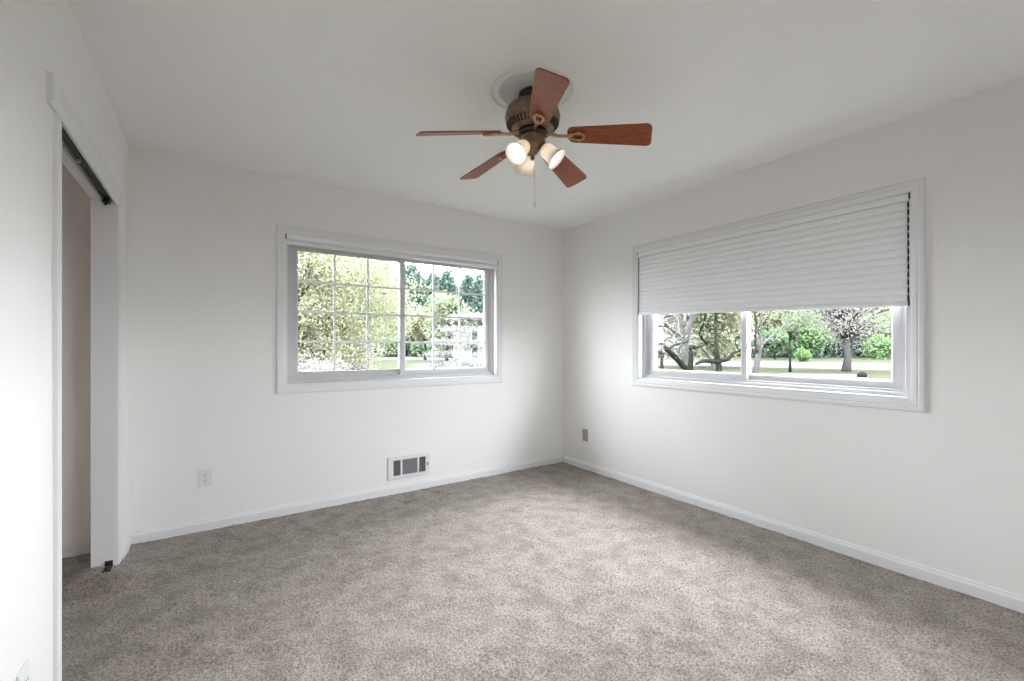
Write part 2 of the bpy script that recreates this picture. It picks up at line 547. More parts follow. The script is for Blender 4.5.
track = empty('door_track', (XL - 0.045, DOOR_Y0 + 0.5, DOOR_Z))
tag(track, 'steel sliding door track under the head of the closet doorway', 'track')
def part(root, name, bm, m, smooth=False, angle=None, label=None, parent=None):
    inv = Matrix.Translation(-Vector(root.location)) if root.rotation_euler.z == 0 else root.matrix_basis.inverted()
    for v in bm.verts:
        v.co = inv @ v.co
    o = obj(name, bm, m, parent or root, smooth, angle)
    if label: o['label'] = label
    return o
bm = bmesh.new()
tx0, tx1 = XL - 0.046, XL - 0.012
box(bm, (tx0, DOOR_Y0 + 0.01, DOOR_Z - 0.003), (tx1, DOOR_Y1 - 0.02, DOOR_Z - 0.0005))
box(bm, (tx0, DOOR_Y0 + 0.01, DOOR_Z - 0.024), (tx0 + 0.002, DOOR_Y1 - 0.02, DOOR_Z - 0.003))
box(bm, (tx0 + 0.002, DOOR_Y0 + 0.01, DOOR_Z - 0.024), (tx0 + 0.010, DOOR_Y1 - 0.02, DOOR_Z - 0.022))
part(track, 'channel', bm, M_STEEL)
bm = bmesh.new()
box(bm, (tx0 + 0.012, DOOR_Y0 + 0.012, DOOR_Z - 0.010), (tx1 - 0.001, DOOR_Y1 - 0.022, DOOR_Z - 0.0035))  # black strip stands in for the shade in the gap beside the casing
part(track, 'track_shadow', bm, M_BLACK, label='black strip standing for the shadow inside the track')
bm = bmesh.new()
box(bm, (tx0 + 0.002, DOOR_Y1 - 0.10, DOOR_Z - 0.034), (tx1 - 0.002, DOOR_Y1 - 0.055, DOOR_Z - 0.014), bevel=0.003)
tube(bm, [(XL - 0.030, DOOR_Y1 - 0.08, DOOR_Z - 0.030), (XL - 0.030, DOOR_Y1 - 0.08, DOOR_Z - 0.046)], 0.006, 10)
part(track, 'pivot_bracket', bm, M_BLACK)
bm = bmesh.new()
box(bm, (tx0 + 0.010, DOOR_Y0 + 0.40, DOOR_Z - 0.026), (tx1 - 0.008, DOOR_Y0 + 0.42, DOOR_Z - 0.012), bevel=0.002)
part(track, 'roller_guide', bm, M_STEEL)

piv = empty('door_pivot', (XL - 0.022, DOOR_Y1 - 0.03, 0.045))
tag(piv, 'small black floor pivot bracket at the foot of the closet jamb', 'bracket')
bm = bmesh.new()
box(bm, (XL - 0.045, DOOR_Y1 - 0.075, 0.045), (XL - 0.012, DOOR_Y1 - 0.003, 0.052), bevel=0.001)
box(bm, (XL - 0.045, DOOR_Y1 - 0.006, 0.052), (XL - 0.012, DOOR_Y1 - 0.001, 0.078), bevel=0.001)
part(piv, 'plate', bm, M_BLACK)
bm = bmesh.new()
lathe(bm, [(0.004, 0.004), (0.011, 0.004), (0.012, 0.012), (0.008, 0.018), (0.004, 0.022)], 12, Matrix.Translation((XL - 0.028, DOOR_Y1 - 0.052, 0.047)))
part(piv, 'pin_socket', bm, M_BLACK, True, 40)

# ------------------------------------------------------------------ windows
def win_map1(p): return Vector((W1X + p.x, YB - p.z, p.y))
def win_map2(p): return Vector((XR - p.z, W2Y - p.x, p.y))

WCAS = [(0, 0), (0, 0.012), (0.005, 0.017), (0.020, 0.018), (0.026, 0.014), (0.032, 0.016), (0.050, 0.013), (INS, 0.010), (INS, 0)]
def window(name, m, loc, grid, front_right, label, moff=0.0, ex=0.0):
    root = empty(name, loc)
    tag(root, label, 'window', kind='structure')
    inv = -Vector(loc)
    def p(nm, bm, mt, parent=None, lab=None, smooth=False):
        for v in bm.verts:
            v.co = v.co + inv
        o = obj(nm, bm, mt, parent or root, smooth)
        if lab: o['label'] = lab
        return o
    W, z0, z1 = WIN_W, WIN_Z0, WIN_Z1
    R = (0, W, z0, z1)
    bm = bmesh.new()
    frame_profile(bm, R, WCAS, m)
    p('casing', bm, M_TRIM)
    bm = bmesh.new()
    frame_profile(bm, R, [(INS - 0.004, 0.006), (INS + 0.012, 0.006), (INS + 0.012, -EXT + 0.03), (INS - 0.004, -EXT + 0.03)], m)
    p('jamb_liner', bm, M_TRIM)
    bm = bmesh.new()
    f0, f1 = INS + 0.010, 0.106
    frame_profile(bm, R, [(f0, -0.045), (f1 - 0.016, -0.045), (f1 - 0.012, -0.052), (f1 - 0.012, -0.056), (f1, -0.058), (f1, -EXT - 0.01), (f0, -EXT - 0.01)], m)
    for a in (f1 - 0.001, W - f1 - ex + 0.001):
        box(bm, (a, z0 + f1 - 0.001, -EXT - 0.005), (a + ex, z1 - f1 + 0.001, -0.060), m)
    p('window_frame', bm, M_VINYL)
    sr = 0.054
    mid = W / 2 + moff
    for side in (0, 1):
        u0, u1 = (0.104 + ex, mid + 0.024) if side == 0 else (mid - 0.024, W - 0.104 - ex)
        front = (side == 1) == front_right
        w1 = -0.068 if front else -0.098
        w0 = w1 - 0.026
        rect = (u0, u1, z0 + 0.104, z1 - 0.104)
        bm = bmesh.new()
        s = 0.048
        frame_profile(bm, rect, [(0, w1 - 0.003), (0.003, w1), (s - 0.010, w1), (s - 0.006, w1 - 0.006), (s, w1 - 0.010), (s, w0), (0, w0)], m)
        sash = p('sash', bm, M_VINYL)
        wg = w0 + 0.010
        gl = (u0 + s - 0.004, u1 - s + 0.004, rect[2] + s - 0.004, rect[3] - s + 0.004)
        bm = bmesh.new()
        bm.faces.new([bm.verts.new(m(Vector(q))) for q in ((gl[0], gl[2], wg), (gl[1], gl[2], wg), (gl[1], gl[3], wg), (gl[0], gl[3], wg))])
        p('pane', bm, M_GLASS, sash)
        if grid:
            bm = bmesh.new()
            t = 0.0085
            g0 = (u0 + s, u1 - s, rect[2] + s, rect[3] - s)
            for k in (1, 2):
                u = g0[0] + (g0[1] - g0[0]) * k / 3
                box(bm, (u - t, g0[2], wg + 0.002), (u + t, g0[3], wg + 0.008), m)
            for k in (1, 2, 3):
                v = g0[2] + (g0[3] - g0[2]) * k / 4
                box(bm, (g0[0], v - t, wg + 0.0025), (g0[1], v + t, wg + 0.0075), m)
            p('grille', bm, M_GRILLE, sash)
        if front:
            for fr in (0.24, 0.76):
                v = rect[2] + (rect[3] - rect[2]) * fr
                uu = u0 + 0.004 if side == 1 else u1 - 0.004
                bm = bmesh.new()
                box(bm, (uu - 0.010, v - 0.028, w1 - 0.004), (uu + 0.012, v + 0.028, w1 + 0.010), m, bevel=0.003)
                box(bm, (uu - 0.006, v - 0.008, w1 + 0.010), (uu + 0.006, v + 0.024, w1 + 0.018), m, bevel=0.003)
                p('latch', bm, M_VINYL, sash)
    return root

window('window_1', win_map1, (W1X + WIN_W / 2, YB, WIN_Z0), True, True, 'white sliding window with white grilles in the back wall', 0.002, 0.004)
window('window_2', win_map2, (XR, W2Y - WIN_W / 2, WIN_Z0), False, False, 'white sliding window half covered by the lowered shade', -0.024, 0.018)

w3 = empty('fill_window', ((W3A + W3B) / 2, YF, W3Z0))  # added out of view so daylight fills the far walls
tag(w3, 'unseen window added behind the camera for fill light', 'window', kind='structure')
def w3map(p): return Vector((p.x, YF + p.z, p.y)) - Vector(w3.location)
R3 = (W3A, W3B, W3Z0, W3Z1)
bm = bmesh.new()
frame_profile(bm, R3, [(-0.057, 0.0), (-0.057, 0.014), (0.004, 0.012), (0.004, 0.0)], w3map)
obj('casing', bm, M_TRIM, w3)
bm = bmesh.new()
frame_profile(bm, R3, [(0.0, -0.10), (0.05, -0.10), (0.05, -0.15), (0.0, -0.15)], w3map)
fr3 = obj('window_frame', bm, M_VINYL, w3)
bm = bmesh.new()
bm.faces.new([bm.verts.new(w3map(Vector(q))) for q in ((W3A + 0.045, W3Z0 + 0.045, -0.125), (W3B - 0.045, W3Z0 + 0.045, -0.125), (W3B - 0.045, W3Z1 - 0.045, -0.125), (W3A + 0.045, W3Z1 - 0.045, -0.125))])
obj('pane', bm, M_GLASS, fr3)

# daylight portals for the sampler, one in each window opening
for nm, loc, rot, sx, sy in (('window_portal', (W1X + WIN_W / 2, YB + EXT + 0.03, (WIN_Z0 + WIN_Z1) / 2), (-PI / 2, 0, 0), WIN_W - 0.1, WIN_Z1 - WIN_Z0 - 0.1),
                     ('window_portal', ((W3A + W3B) / 2, YF - EXT - 0.03, (W3Z0 + W3Z1) / 2), (PI / 2, 0, 0), W3B - W3A, W3Z1 - W3Z0),
                     ('window_portal', (XR + EXT + 0.03, W2Y - WIN_W / 2, (WIN_Z0 + WIN_Z1) / 2), (-PI / 2, 0, -PI / 2), WIN_W - 0.1, WIN_Z1 - WIN_Z0 - 0.1)):
    ld = bpy.data.lights.new(nm, 'AREA')
    ld.shape = 'RECTANGLE'
    ld.size, ld.size_y = sx, sy
    ld.cycles.is_portal = True
    lo = bpy.data.objects.new(nm, ld)
    lo.location = loc
    lo.rotation_euler = rot
    C.objects.link(lo)

# ------------------------------------------------------------------ window shades
def shade_raised():
    loc = (W1X + WIN_W / 2, YB, 1.955)
    root = empty('window_shade', loc)
    tag(root, 'white cellular shade drawn fully up at the top of the gridded window', 'shade')
    u0, u1 = INS - 0.001, WIN_W - INS + 0.006 - 0.006
    u0, u1 = INS + 0.001, WIN_W - INS - 0.001
    m = win_map1
    bm = bmesh.new()
    box(bm, (u0, 1.994, -0.030), (u1, 2.026, 0.015), m, bevel=0.004)
    part(root, 'headrail', bm, M_RAIL)
    bm = bmesh.new()
    for k in range(4):
        z = 1.980 + k * 0.004
        box(bm, (u0 + 0.006, z, -0.024), (u1 - 0.006, z + 0.0034, -0.002), m, bevel=0.0014)
    part(root, 'folded_fabric', bm, M_SHADE)
    bm = bmesh.new()
    box(bm, (u0 + 0.003, 1.958, -0.026), (u1 - 0.003, 1.9795, 0.012), m, bevel=0.005)
    part(root, 'bottom_rail', bm, M_RAIL)
    for uu, s in ((u0 + 0.0005, -1), (u1 - 0.0005, 1)):
        bm = bmesh.new()
        box(bm, (uu - 0.0035, 1.993, -0.028), (uu + 0.0035, 2.0265, 0.0165), m)
        part(root, 'end_cap', bm, M_BLACK)
shade_raised()

def shade_lowered():
    loc = (XR, W2Y - WIN_W / 2, 1.43)
    root = empty('window_shade', loc)
    tag(root, 'light grey pleated shade hanging askew over the upper half of the plain window', 'shade')
    m = win_map2
    u0, u1 = INS + 0.004, WIN_W - INS - 0.006
    bm = bmesh.new()
    box(bm, (u0, 1.990, -0.030), (u1, 2.025, 0.014), m, bevel=0.004)
    part(root, 'headrail', bm, M_RAIL)
    # pleated fabric, near end lower than far end
    zt, zl, zr = 1.990, 1.512, 1.452
    n = 13
    cols = 24
    bm = bmesh.new()
    ua, ub = u0 + 0.010, u1 - 0.010
    prof = [(0.0, -0.0065), (0.08, -0.0025), (0.25, 0.0005), (0.5, 0.0035), (0.54, 0.0015), (0.58, 0.0035), (0.8, 0.0010), (0.93, -0.0025)]
    fs = [((k + a) / n, w) for k in range(n) for a, w in prof] + [(1.0, -0.0065)]
    front, back = [], []
    for f, w in fs:
        rf, rb = [], []
        for c in range(cols + 1):
            q = c / cols
            zb = zl + (zr - zl) * q
            z = zt + (zb - zt) * f
            rf.append(bm.verts.new(m(Vector((ua + (ub - ua) * q, z, w)))))
            rb.append(bm.verts.new(m(Vector((ua + (ub - ua) * q, z, -0.020 - w)))))
        front.append(rf); back.append(rb)
    for k in range(len(fs) - 1):
        for c in range(cols):
            bm.faces.new((front[k][c], front[k][c + 1], front[k + 1][c + 1], front[k + 1][c]))
            bm.faces.new((back[k][c], back[k + 1][c], back[k + 1][c + 1], back[k][c + 1]))
    part(root, 'pleated_fabric', bm, M_SHADE)
    bm = bmesh.new()
    vs = box(bm, (u0 + 0.002, -0.022, -0.026), (u1 - 0.002, 0.0, 0.010), bevel=0.005)
    for v in bm.verts:
        s = (v.co.x - u0) / (u1 - u0)
        v.co = m(Vector((v.co.x, v.co.y + zl + (zr - zl) * s, v.co.z)))
    part(root, 'bottom_rail', bm, M_RAIL)
    for uu in (u0 - 0.0005, u1 + 0.0005):
        bm = bmesh.new()
        box(bm, (uu - 0.003, 1.997, -0.028), (uu + 0.003, 2.030, 0.013), m)
        part(root, 'end_cap', bm, M_BLACK)
    for uu, zz in ((u0 + 0.001, zl), (u1 - 0.001, zr)):
        bm = bmesh.new()
        box(bm, (uu - 0.003, zz - 0.022, -0.024), (uu + 0.003, zz + 0.012, 0.011), m)
        part(root, 'end_cap', bm, M_BLACK)
    for uu, zz in ((u0 + 0.004, zl), (u1 - 0.003, zr)):
        bm = bmesh.new()
        tube(bm, [m(Vector((uu, 1.990 + (zz - 1.990) * k / 26, 0.002 + 0.005 * (k % 2)))) for k in range(27)], 0.0042, 6)
        part(root, 'cord', bm, M_BLACK)
shade_lowered()

# ------------------------------------------------------------------ floor register
def register():
    x0, x1, z0, z1 = 1.192, 1.556, 0.117, 0.302
    root = empty('wall_register', ((x0 + x1) / 2, YB, z0))
    tag(root, 'white metal wall register with three louver banks above the back baseboard', 'vent')
    m = lambda p: Vector((x0 + p.x, YB - p.z, z0 + p.y))
    W, HH = x1 - x0, z1 - z0
    banks = [(0.115, 0.285), (0.325, 0.69), (0.73, 0.895)]
    v0, v1 = 0.16 * HH, 0.85 * HH
    bm = bmesh.new()
    t0, t1 = 0.004, 0.011
    cur = 0.0
    box(bm, (0, 0, t0), (W, v0, t1), m)
    box(bm, (0, v1, t0), (W, HH, t1), m)
    edges = [0.0] + [e for b in banks for e in b] + [1.0]
    for a, b in zip(edges[0::2], edges[1::2]):
        box(bm, (a * W, v0, t0), (b * W, v1, t1), m)
    # turned-back rim
    frame_profile(bm, (-0.003, W + 0.003, -0.003, HH + 0.003), [(0, 0), (0, 0.006), (0.004, t1 + 0.001), (0.008, t1 + 0.001), (0.008, 0)], m)
    part(root, 'face_plate', bm, M_REG)
    bm = bmesh.new()
    box(bm, (0.01, 0.008, 0.0003), (W - 0.01, HH - 0.008, 0.0012), m)
    part(root, 'duct_opening', bm, M_DARK)
    for bi, (a, b) in enumerate(banks):
        bm = bmesh.new()
        ua, ub = a * W, b * W
        if bi == 1:
            n = 12
            for k in range(n):
                v = v0 + (v1 - v0) * (k + 0.5) / n
                vs = box(bm, (ua, -0.0008, -0.0045), (ub, 0.0008, 0.0045))
                rot = Matrix.Rotation(math.radians(38), 3, 'X')
                for q in vs:
                    c = rot @ q.co
                    q.co = m(Vector((c.x, c.y + v, c.z + 0.0062)))
        else:
            n = 7
            sgn = 1 if bi == 0 else -1
            for k in range(n):
                u = ua + (ub - ua) * (k + 0.5) / n
                vs = box(bm, (-0.0008, v0, -0.0045), (0.0008, v1, 0.0045))
                rot = Matrix.Rotation(math.radians(40 * sgn), 3, 'Y')
                for q in vs:
                    c = rot @ q.co
                    q.co = m(Vector((c.x + u, c.y, c.z + 0.0062)))
        part(root, 'louver_bank', bm, M_VANE)
    bm = bmesh.new()
    box(bm, (0.935 * W, 0.42 * HH, t1), (0.955 * W, 0.58 * HH, t1 + 0.010), m, bevel=0.002)
    part(root, 'damper_lever', bm, M_GREYPLATE)
register()

# ------------------------------------------------------------------ outlets
def outlet(m, loc, label, mp, mr, tilt=0.0, w=0.076, h=0.118):
    root = empty('wall_outlet', loc)
    tag(root, label, 'outlet', group=None)
    def mm(p):
        c = Matrix.Rotation(tilt, 3, 'X') @ Vector((p.x, p.y - h / 2, p.z)) + Vector((0, h / 2, 0))
        return m(c)
    bm = bmesh.new()
    box(bm, (-w / 2, -h / 2, 0.0004), (w / 2, h / 2, 0.0065), mm, bevel=0.0022)
    part(root, 'cover_plate', bm, mp)
    for sgn in (-1, 1):
        bm = bmesh.new()
        # receptacle face: rounded with flat top and bottom
        pts = []
        for k in range(28):
            a = 2 * PI * k / 28
            pts.append((0.0172 * math.cos(a), max(-0.0135, min(0.0135, 0.0172 * math.sin(a)))))
        lo = [bm.verts.new(mm(Vector((x, y + sgn * 0.0195, 0.0055)))) for x, y in pts]
        hi = [bm.verts.new(mm(Vector((x, y + sgn * 0.0195, 0.0078)))) for x, y in pts]
        bm.faces.new(hi)
        for k in range(28):
            bm.faces.new((lo[k], lo[(k + 1) % 28], hi[(k + 1) % 28], hi[k]))
        rec = part(root, 'receptacle', bm, mr)
        bm = bmesh.new()
        cy = sgn * 0.0195
        box(bm, (-0.0078, cy - 0.001, 0.0076), (-0.0052, cy + 0.008, 0.0082), mm)
        box(bm, (0.0052, cy - 0.001, 0.0076), (0.0078, cy + 0.007, 0.0082), mm)
        box(bm, (-0.0028, cy - 0.0105, 0.0076), (0.0028, cy - 0.005, 0.0082), mm)
        s = part(root, 'slots', bm, M_SLOT, parent=rec)
    bm = bmesh.new()
    R = Matrix.Identity(4)
    for k in range(1):
        ring = []
        for r, z in ((0.0034, 0.006), (0.0034, 0.0072), (0.002, 0.0078)):
            ring.append([bm.verts.new(mm(Vector((r * math.cos(2 * PI * i / 12), r * math.sin(2 * PI * i / 12), z)))) for i in range(12)])
        for a, b in zip(ring, ring[1:]):
            for i in range(12):
                bm.faces.new((a[i], a[(i + 1) % 12], b[(i + 1) % 12], b[i]))
        bm.faces.new(ring[-1])
    part(root, 'screw', bm, M_STEEL)
ox, oz = -0.036, 0.348
outlet(lambda p: Vector((ox + p.x, YB - p.z, oz + p.y)), (ox, YB, oz), 'white duplex outlet on the back wall near the closet', M_PLATE, M_PLATE)
outlet(lambda p: Vector((XR - p.z, 3.212 - p.x, 0.337 + p.y)), (XR, 3.212, 0.337), 'grey duplex outlet on the right wall near the far corner', M_GREYPLATE, M_GREYPLATE)
outlet(lambda p: Vector((XL + p.z, 1.718 + p.x, 0.290 + p.y)), (XL, 1.718, 0.290), 'white outlet with loose tilted cover on the left wall by the camera', M_PLATE, M_PLATE, tilt=math.radians(-7))

# ------------------------------------------------------------------ ceiling fan
FX, FY = 1.2800, 1.7055
med = None
bm = bmesh.new()
lathe(bm, [(0.06, 0.0), (0.06, -0.004), (0.145, -0.004), (0.152, -0.009), (0.160, -0.009), (0.168, -0.004), (0.188, -0.005), (0.194, -0.010), (0.200, -0.009), (0.205, -0.002), (0.205, 0.0)], 64, Matrix.Translation((0, 0, 0)), cap=False)
for v in list(bm.verts): v.co.z -= 0.0
med = obj('ceiling_medallion', bm, add_bump(mat('medallion_paint', (0.80, 0.79, 0.77), 0.6), 40, 0.05, 0.001), None, True, 40)
med.location = (1.262, 1.692, H)
tag(med, 'round white ringed medallion on the ceiling around the fan mount', 'medallion')

fan = empty('ceiling_fan', (FX, FY, H - 0.009))
fan.rotation_euler = (0, 0, 0)
tag(fan, 'bronze ceiling fan with five reddish wood blades and three lit lamps', 'ceiling fan')
ZF = H - 0.009
TX, TY = 0.0, 0.0       # the motor hangs plumb
TILT = Matrix(((1, 0, -TX, 0), (0, 1, -TY, 0), (TX, TY, 1, 0), (0, 0, 0, 1)))
def fpart(name, bm, m, smooth=True, angle=35, parent=None, label=None, tilt=True):
    # vertices come in fan space: x,y about the axis, z in room height
    for v in bm.verts:
        p = Vector((v.co.x, v.co.y, v.co.z - 2.3))
        if tilt:
            p = (TILT @ p)
        p.z += 2.3 - ZF
        v.co = p
    o = obj(name, bm, m, fan if parent is None else parent, smooth, angle)
    if label: o['label'] = label
    return o
bm = bmesh.new()
lathe(bm, [(0.066, 2.431), (0.067, 2.424), (0.066, 2.398), (0.060, 2.390), (0.046, 2.386), (0.046, 2.374)], 40)
fpart('canopy', bm, M_DKBRONZE, tilt=False)
bm = bmesh.new()
lathe(bm, [(0.040, 2.380), (0.078, 2.378), (0.104, 2.370), (0.122, 2.356), (0.128, 2.342), (0.1255, 2.340), (0.1255, 2.335), (0.131, 2.333), (0.134, 2.318), (0.131, 2.300), (0.122, 2.282),
           (0.110, 2.268), (0.094, 2.256), (0.078, 2.250), (0.060, 2.248)], 56)
motor = fpart('motor_housing', bm, M_BRONZE)
bm = bmesh.new()
for k in range(40):
    a = 2 * PI * k / 40
    d = Vector((math.cos(a), math.sin(a), 0)); t = Vector((-math.sin(a), math.cos(a), 0))
    A, B = (0.1250, 2.2855), (0.1035, 2.2615)
    nrm = Vector((0.75, 0, -0.66))
    q = []
    for (r, z) in (A, B):
        for s in (-1, 1):
            q.append(d * (r + 0.0022) + t * s * 0.0042 + Vector((0, 0, z - 0.0018)))
    vs = [bm.verts.new(p) for p in (q[0], q[1], q[3], q[2])]
    lo = [bm.verts.new(v.co - (d * 0.66 - Vector((0, 0, 0.75))) * 0.004) for v in vs]
    bm.faces.new(vs)
    for i in range(4):
        bm.faces.new((vs[i], vs[(i + 1) % 4], lo[(i + 1) % 4], lo[i]))
fpart('vent_slots', bm, M_DARK, False, parent=motor)
bm = bmesh.new()
lathe(bm, [(0.050, 2.249), (0.070, 2.249), (0.073, 2.243), (0.073, 2.232), (0.068, 2.228), (0.050, 2.228)], 48)
fpart('flywheel', bm, M_DKBRONZE)
bm = bmesh.new()
lathe(bm, [(0.050, 2.229), (0.060, 2.228), (0.063, 2.220), (0.062, 2.200), (0.056, 2.184), (0.044, 2.170), (0.030, 2.162), (0.026, 2.150), (0.020, 2.142), (0.012, 2.136), (0.009, 2.126), (0.011, 2.121), (0.006, 2.114)], 48)
fitter = fpart('light_fitter', bm, M_BRONZE)

# blades
A0 = -0.8406
PITCH = 0.31
BLADE_TIP = (2.170, 2.176, 2.181, 2.138, 2.190)
BLADE_OFF = (0.0, 0.004, 0.003, 0.0, 0.019)   # each blade sags or lifts a little differently
tip_z = 2.17
def blade_pt(a, r, t, dz=0.0):
    d = Vector((math.cos(a), math.sin(a), 0)); tn = Vector((-math.sin(a), math.cos(a), 0))
    zc = 2.214 - (r - 0.17) * (2.214 - tip_z) / 0.38
    c = d * r + tn * (t * math.cos(PITCH)) + Vector((0, 0, zc - t * math.sin(PITCH)))
    nrm = tn * math.sin(PITCH) + Vector((0, 0, math.cos(PITCH)))
    return c + nrm * dz
def blade_outline():
    r0, r1 = 0.170, 0.550
    w0, w1 = 0.047, 0.066
    pts = []
    def arc(cx, cy, rad, a0, a1, n=7):
        return [(cx + rad * math.cos(a0 + (a1 - a0) * i / n), cy + rad * math.sin(a0 + (a1 - a0) * i / n)) for i in range(n + 1)]
    pts += arc(r1 - 0.024, -w1 + 0.024, 0.024, -PI / 2, 0)
    pts += arc(r1 - 0.024, w1 - 0.024, 0.024, 0, PI / 2)
    pts += arc(r0 + 0.030, w0 - 0.030, 0.030, PI / 2, PI)
    pts += arc(r0 + 0.030, -w0 + 0.030, 0.030, PI, 1.5 * PI)
    return pts
for k in range(5):
    a = A0 + 2 * PI * k / 5 + BLADE_OFF[k]
    tip_z = BLADE_TIP[k]
    bm = bmesh.new()
    ol = blade_outline()
    n = len(ol)
    lo_i = [bm.verts.new(blade_pt(a, r, t, 0.0)) for r, t in ol]
    hi_i = [bm.verts.new(blade_pt(a, r, t, 0.006)) for r, t in ol]
    bm.faces.new(lo_i); bm.faces.new(list(reversed(hi_i)))
    for i in range(n):
        bm.faces.new((lo_i[i], lo_i[(i + 1) % n], hi_i[(i + 1) % n], hi_i[i]))
    # keep blade grain along the blade: local coordinates through a child with its own rotation
    for v in bm.verts:
        p = TILT @ Vector((v.co.x, v.co.y, v.co.z - 2.3)); p.z += 2.3 - ZF
        v.co = Matrix.Rotation(-a, 4, 'Z') @ p
    blade = obj('blade', bm, M_WOOD, fan, False)
    blade.rotation_euler = (0, 0, a)
    # blade iron: arm from the flywheel, a teardrop loop holding the blade
    bm = bmesh.new()
    def ip(r, t, dz): return blade_pt(a, r, t, dz)
    d = Vector((math.cos(a), math.sin(a), 0))
    tube(bm, [d * 0.066 + Vector((0, 0, 2.236)), d * 0.095 + Vector((0, 0, 2.228)), d * 0.125 + Vector((0, 0, 2.216)), ip(0.150, 0, -0.004), ip(0.172, 0, -0.005)], [0.0095, 0.0085, 0.0075, 0.0075, 0.0075], 8)
    loop = []
    for i in range(25):
        q = 2 * PI * i / 24
        rr = 0.206 - 0.040 * math.cos(q)
        tt = 0.026 * math.sin(q) * (0.42 + 0.58 * (1 - math.cos(q)) / 2)
        loop.append(ip(rr, tt, -0.005))
    tube(bm, loop, 0.0062, 8, cap=False)
    tube(bm, [ip(0.172, 0, -0.004), ip(0.196, 0, -0.003)], [0.010, 0.004], 8)
    for (rr, tt) in ((0.245, 0), (0.222, 0.022), (0.222, -0.022)):
        tube(bm, [ip(rr, tt, -0.011), ip(rr, tt, 0.001)], 0.006, 10)
    for v in bm.verts:
        p = TILT @ Vector((v.co.x, v.co.y, v.co.z - 2.3)); p.z += 2.3 - ZF
        v.co = Matrix.Rotation(-a, 4, 'Z') @ p
    obj('blade_iron', bm, M_IRON, blade, True, 40)

# lamps
for phi in (107, 227, 347):
    a = math.radians(phi) - YAW
    d = Vector((math.cos(a), math.sin(a), 0))
    ax = (d * 0.72 + Vector((0, 0, -0.70))).normalized()
    st = d * 0.046 + Vector((0, 0, 2.176))
    rot = ax.to_track_quat('Z', 'Y').to_matrix().to_4x4()
    Mx = Matrix.Translation(st) @ rot
    bm = bmesh.new()
    lathe(bm, [(0.012, -0.022), (0.016, -0.010), (0.023, 0.0), (0.025, 0.008), (0.024, 0.020), (0.018, 0.022)], 28, Mx)
    soc = fpart('lamp_holder', bm, M_BRONZE)
    bm = bmesh.new()
    outer = [(0.027, 0.012), (0.031, 0.018), (0.036, 0.034), (0.038, 0.052), (0.039, 0.068), (0.044, 0.084), (0.053, 0.098), (0.057, 0.102)]
    inner = [(r - 0.0028, z + 0.0004) for r, z in reversed(outer)]
    lathe(bm, outer + inner, 40, Mx, cap=False)
    sh = fpart('lamp_shade', bm, M_FROST, label='frosted white bell glass shade')
    bm = bmesh.new()
    lathe(bm, [(0.012, 0.022), (0.013, 0.040), (0.020, 0.056), (0.0235, 0.070), (0.022, 0.082), (0.014, 0.091), (0.004, 0.094)], 24, Mx)
    fpart('bulb', bm, M_BULB, parent=sh, label='lit warm white bulb')
# pull chain
bm = bmesh.new()
z = 2.118
cx, cy = 0.004, -0.012
tube(bm, [(0.004, -0.012, 2.140), (0.004, -0.012, 1.905)], 0.0011, 6)
zz = 2.135
while zz > 1.91:
    lathe(bm, [(0.0004, zz + 0.0021), (0.0018, zz + 0.001), (0.0018, zz - 0.001), (0.0004, zz - 0.0021)], 6, Matrix.Translation((0.004, -0.012, 0)))
    zz -= 0.0052
ch = fpart('pull_chain', bm, M_BRASS, tilt=False)
bm = bmesh.new()
lathe(bm, [(0.001, 1.912), (0.0035, 1.908), (0.0045, 1.896), (0.0038, 1.884), (0.001, 1.880)], 12, Matrix.Translation((0.004, -0.012, 0)))
fpart('chain_end', bm, M_BRASS, parent=ch, tilt=False)

# ------------------------------------------------------------------ outdoors
def gp(u, depth, z=GZ):
    """place on a sight line u (column of the photograph) at a distance along the view"""
    p = FWD * depth + RGT * ((u - 512.0) / FPX * depth)
    return Vector((p.x, p.y, z))
def gz(v, depth):
    return EYE + (347.1 - v) / FPX * depth
def poly_sheet(name, pts, z, m, label, cat, kind='structure', thick=0.04):
    bm = bmesh.new()
    top = [bm.verts.new((x, y, z)) for x, y in pts]
    bot = [bm.verts.new((x, y, z - thick)) for x, y in pts]
    bm.faces.new(top); bm.faces.new(list(reversed(bot)))
    n = len(pts)
    for i in range(n):
        bm.faces.new((top[i], bot[i], bot[(i + 1) % n], top[(i + 1) % n]))
    o = obj(name, bm, m)
    tag(o, label, cat, kind=kind)
    return o
poly_sheet('ground', [(-200, -60), (260, -60), (260, 260), (-200, 260)], GZ, M_LAWN, 'pale green lawn around the house', 'lawn', thick=0.5)
def band(name, u0, u1, near_v, far_v, z, label, cat):
    """a paved strip whose two edges run straight across the lawn"""
    n = 16
    h = EYE - GZ
    near, far = [], []
    for i in range(n + 1):
        f = i / n
        u = u0 + (u1 - u0) * f
        near.append(gp(u, h * FPX / (near_v[0] + (near_v[1] - near_v[0]) * f - 347.1)))
        far.append(gp(u, h * FPX / (far_v[0] + (far_v[1] - far_v[0]) * f - 347.1)))
    pts = [(p.x, p.y) for p in near] + [(p.x, p.y) for p in reversed(far)]
    poly_sheet(name, pts, z, M_ROAD, label, cat)
band('road', 350, 1050, (359.2, 373.7), (355.8, 365.5), GZ + 0.015, 'pale road crossing beyond the lawn', 'road')
band('driveway', 778, 866, (380.0, 380.5), (373.5, 374.5), GZ + 0.015, 'pale concrete driveway on the lawn outside the shaded window', 'driveway')

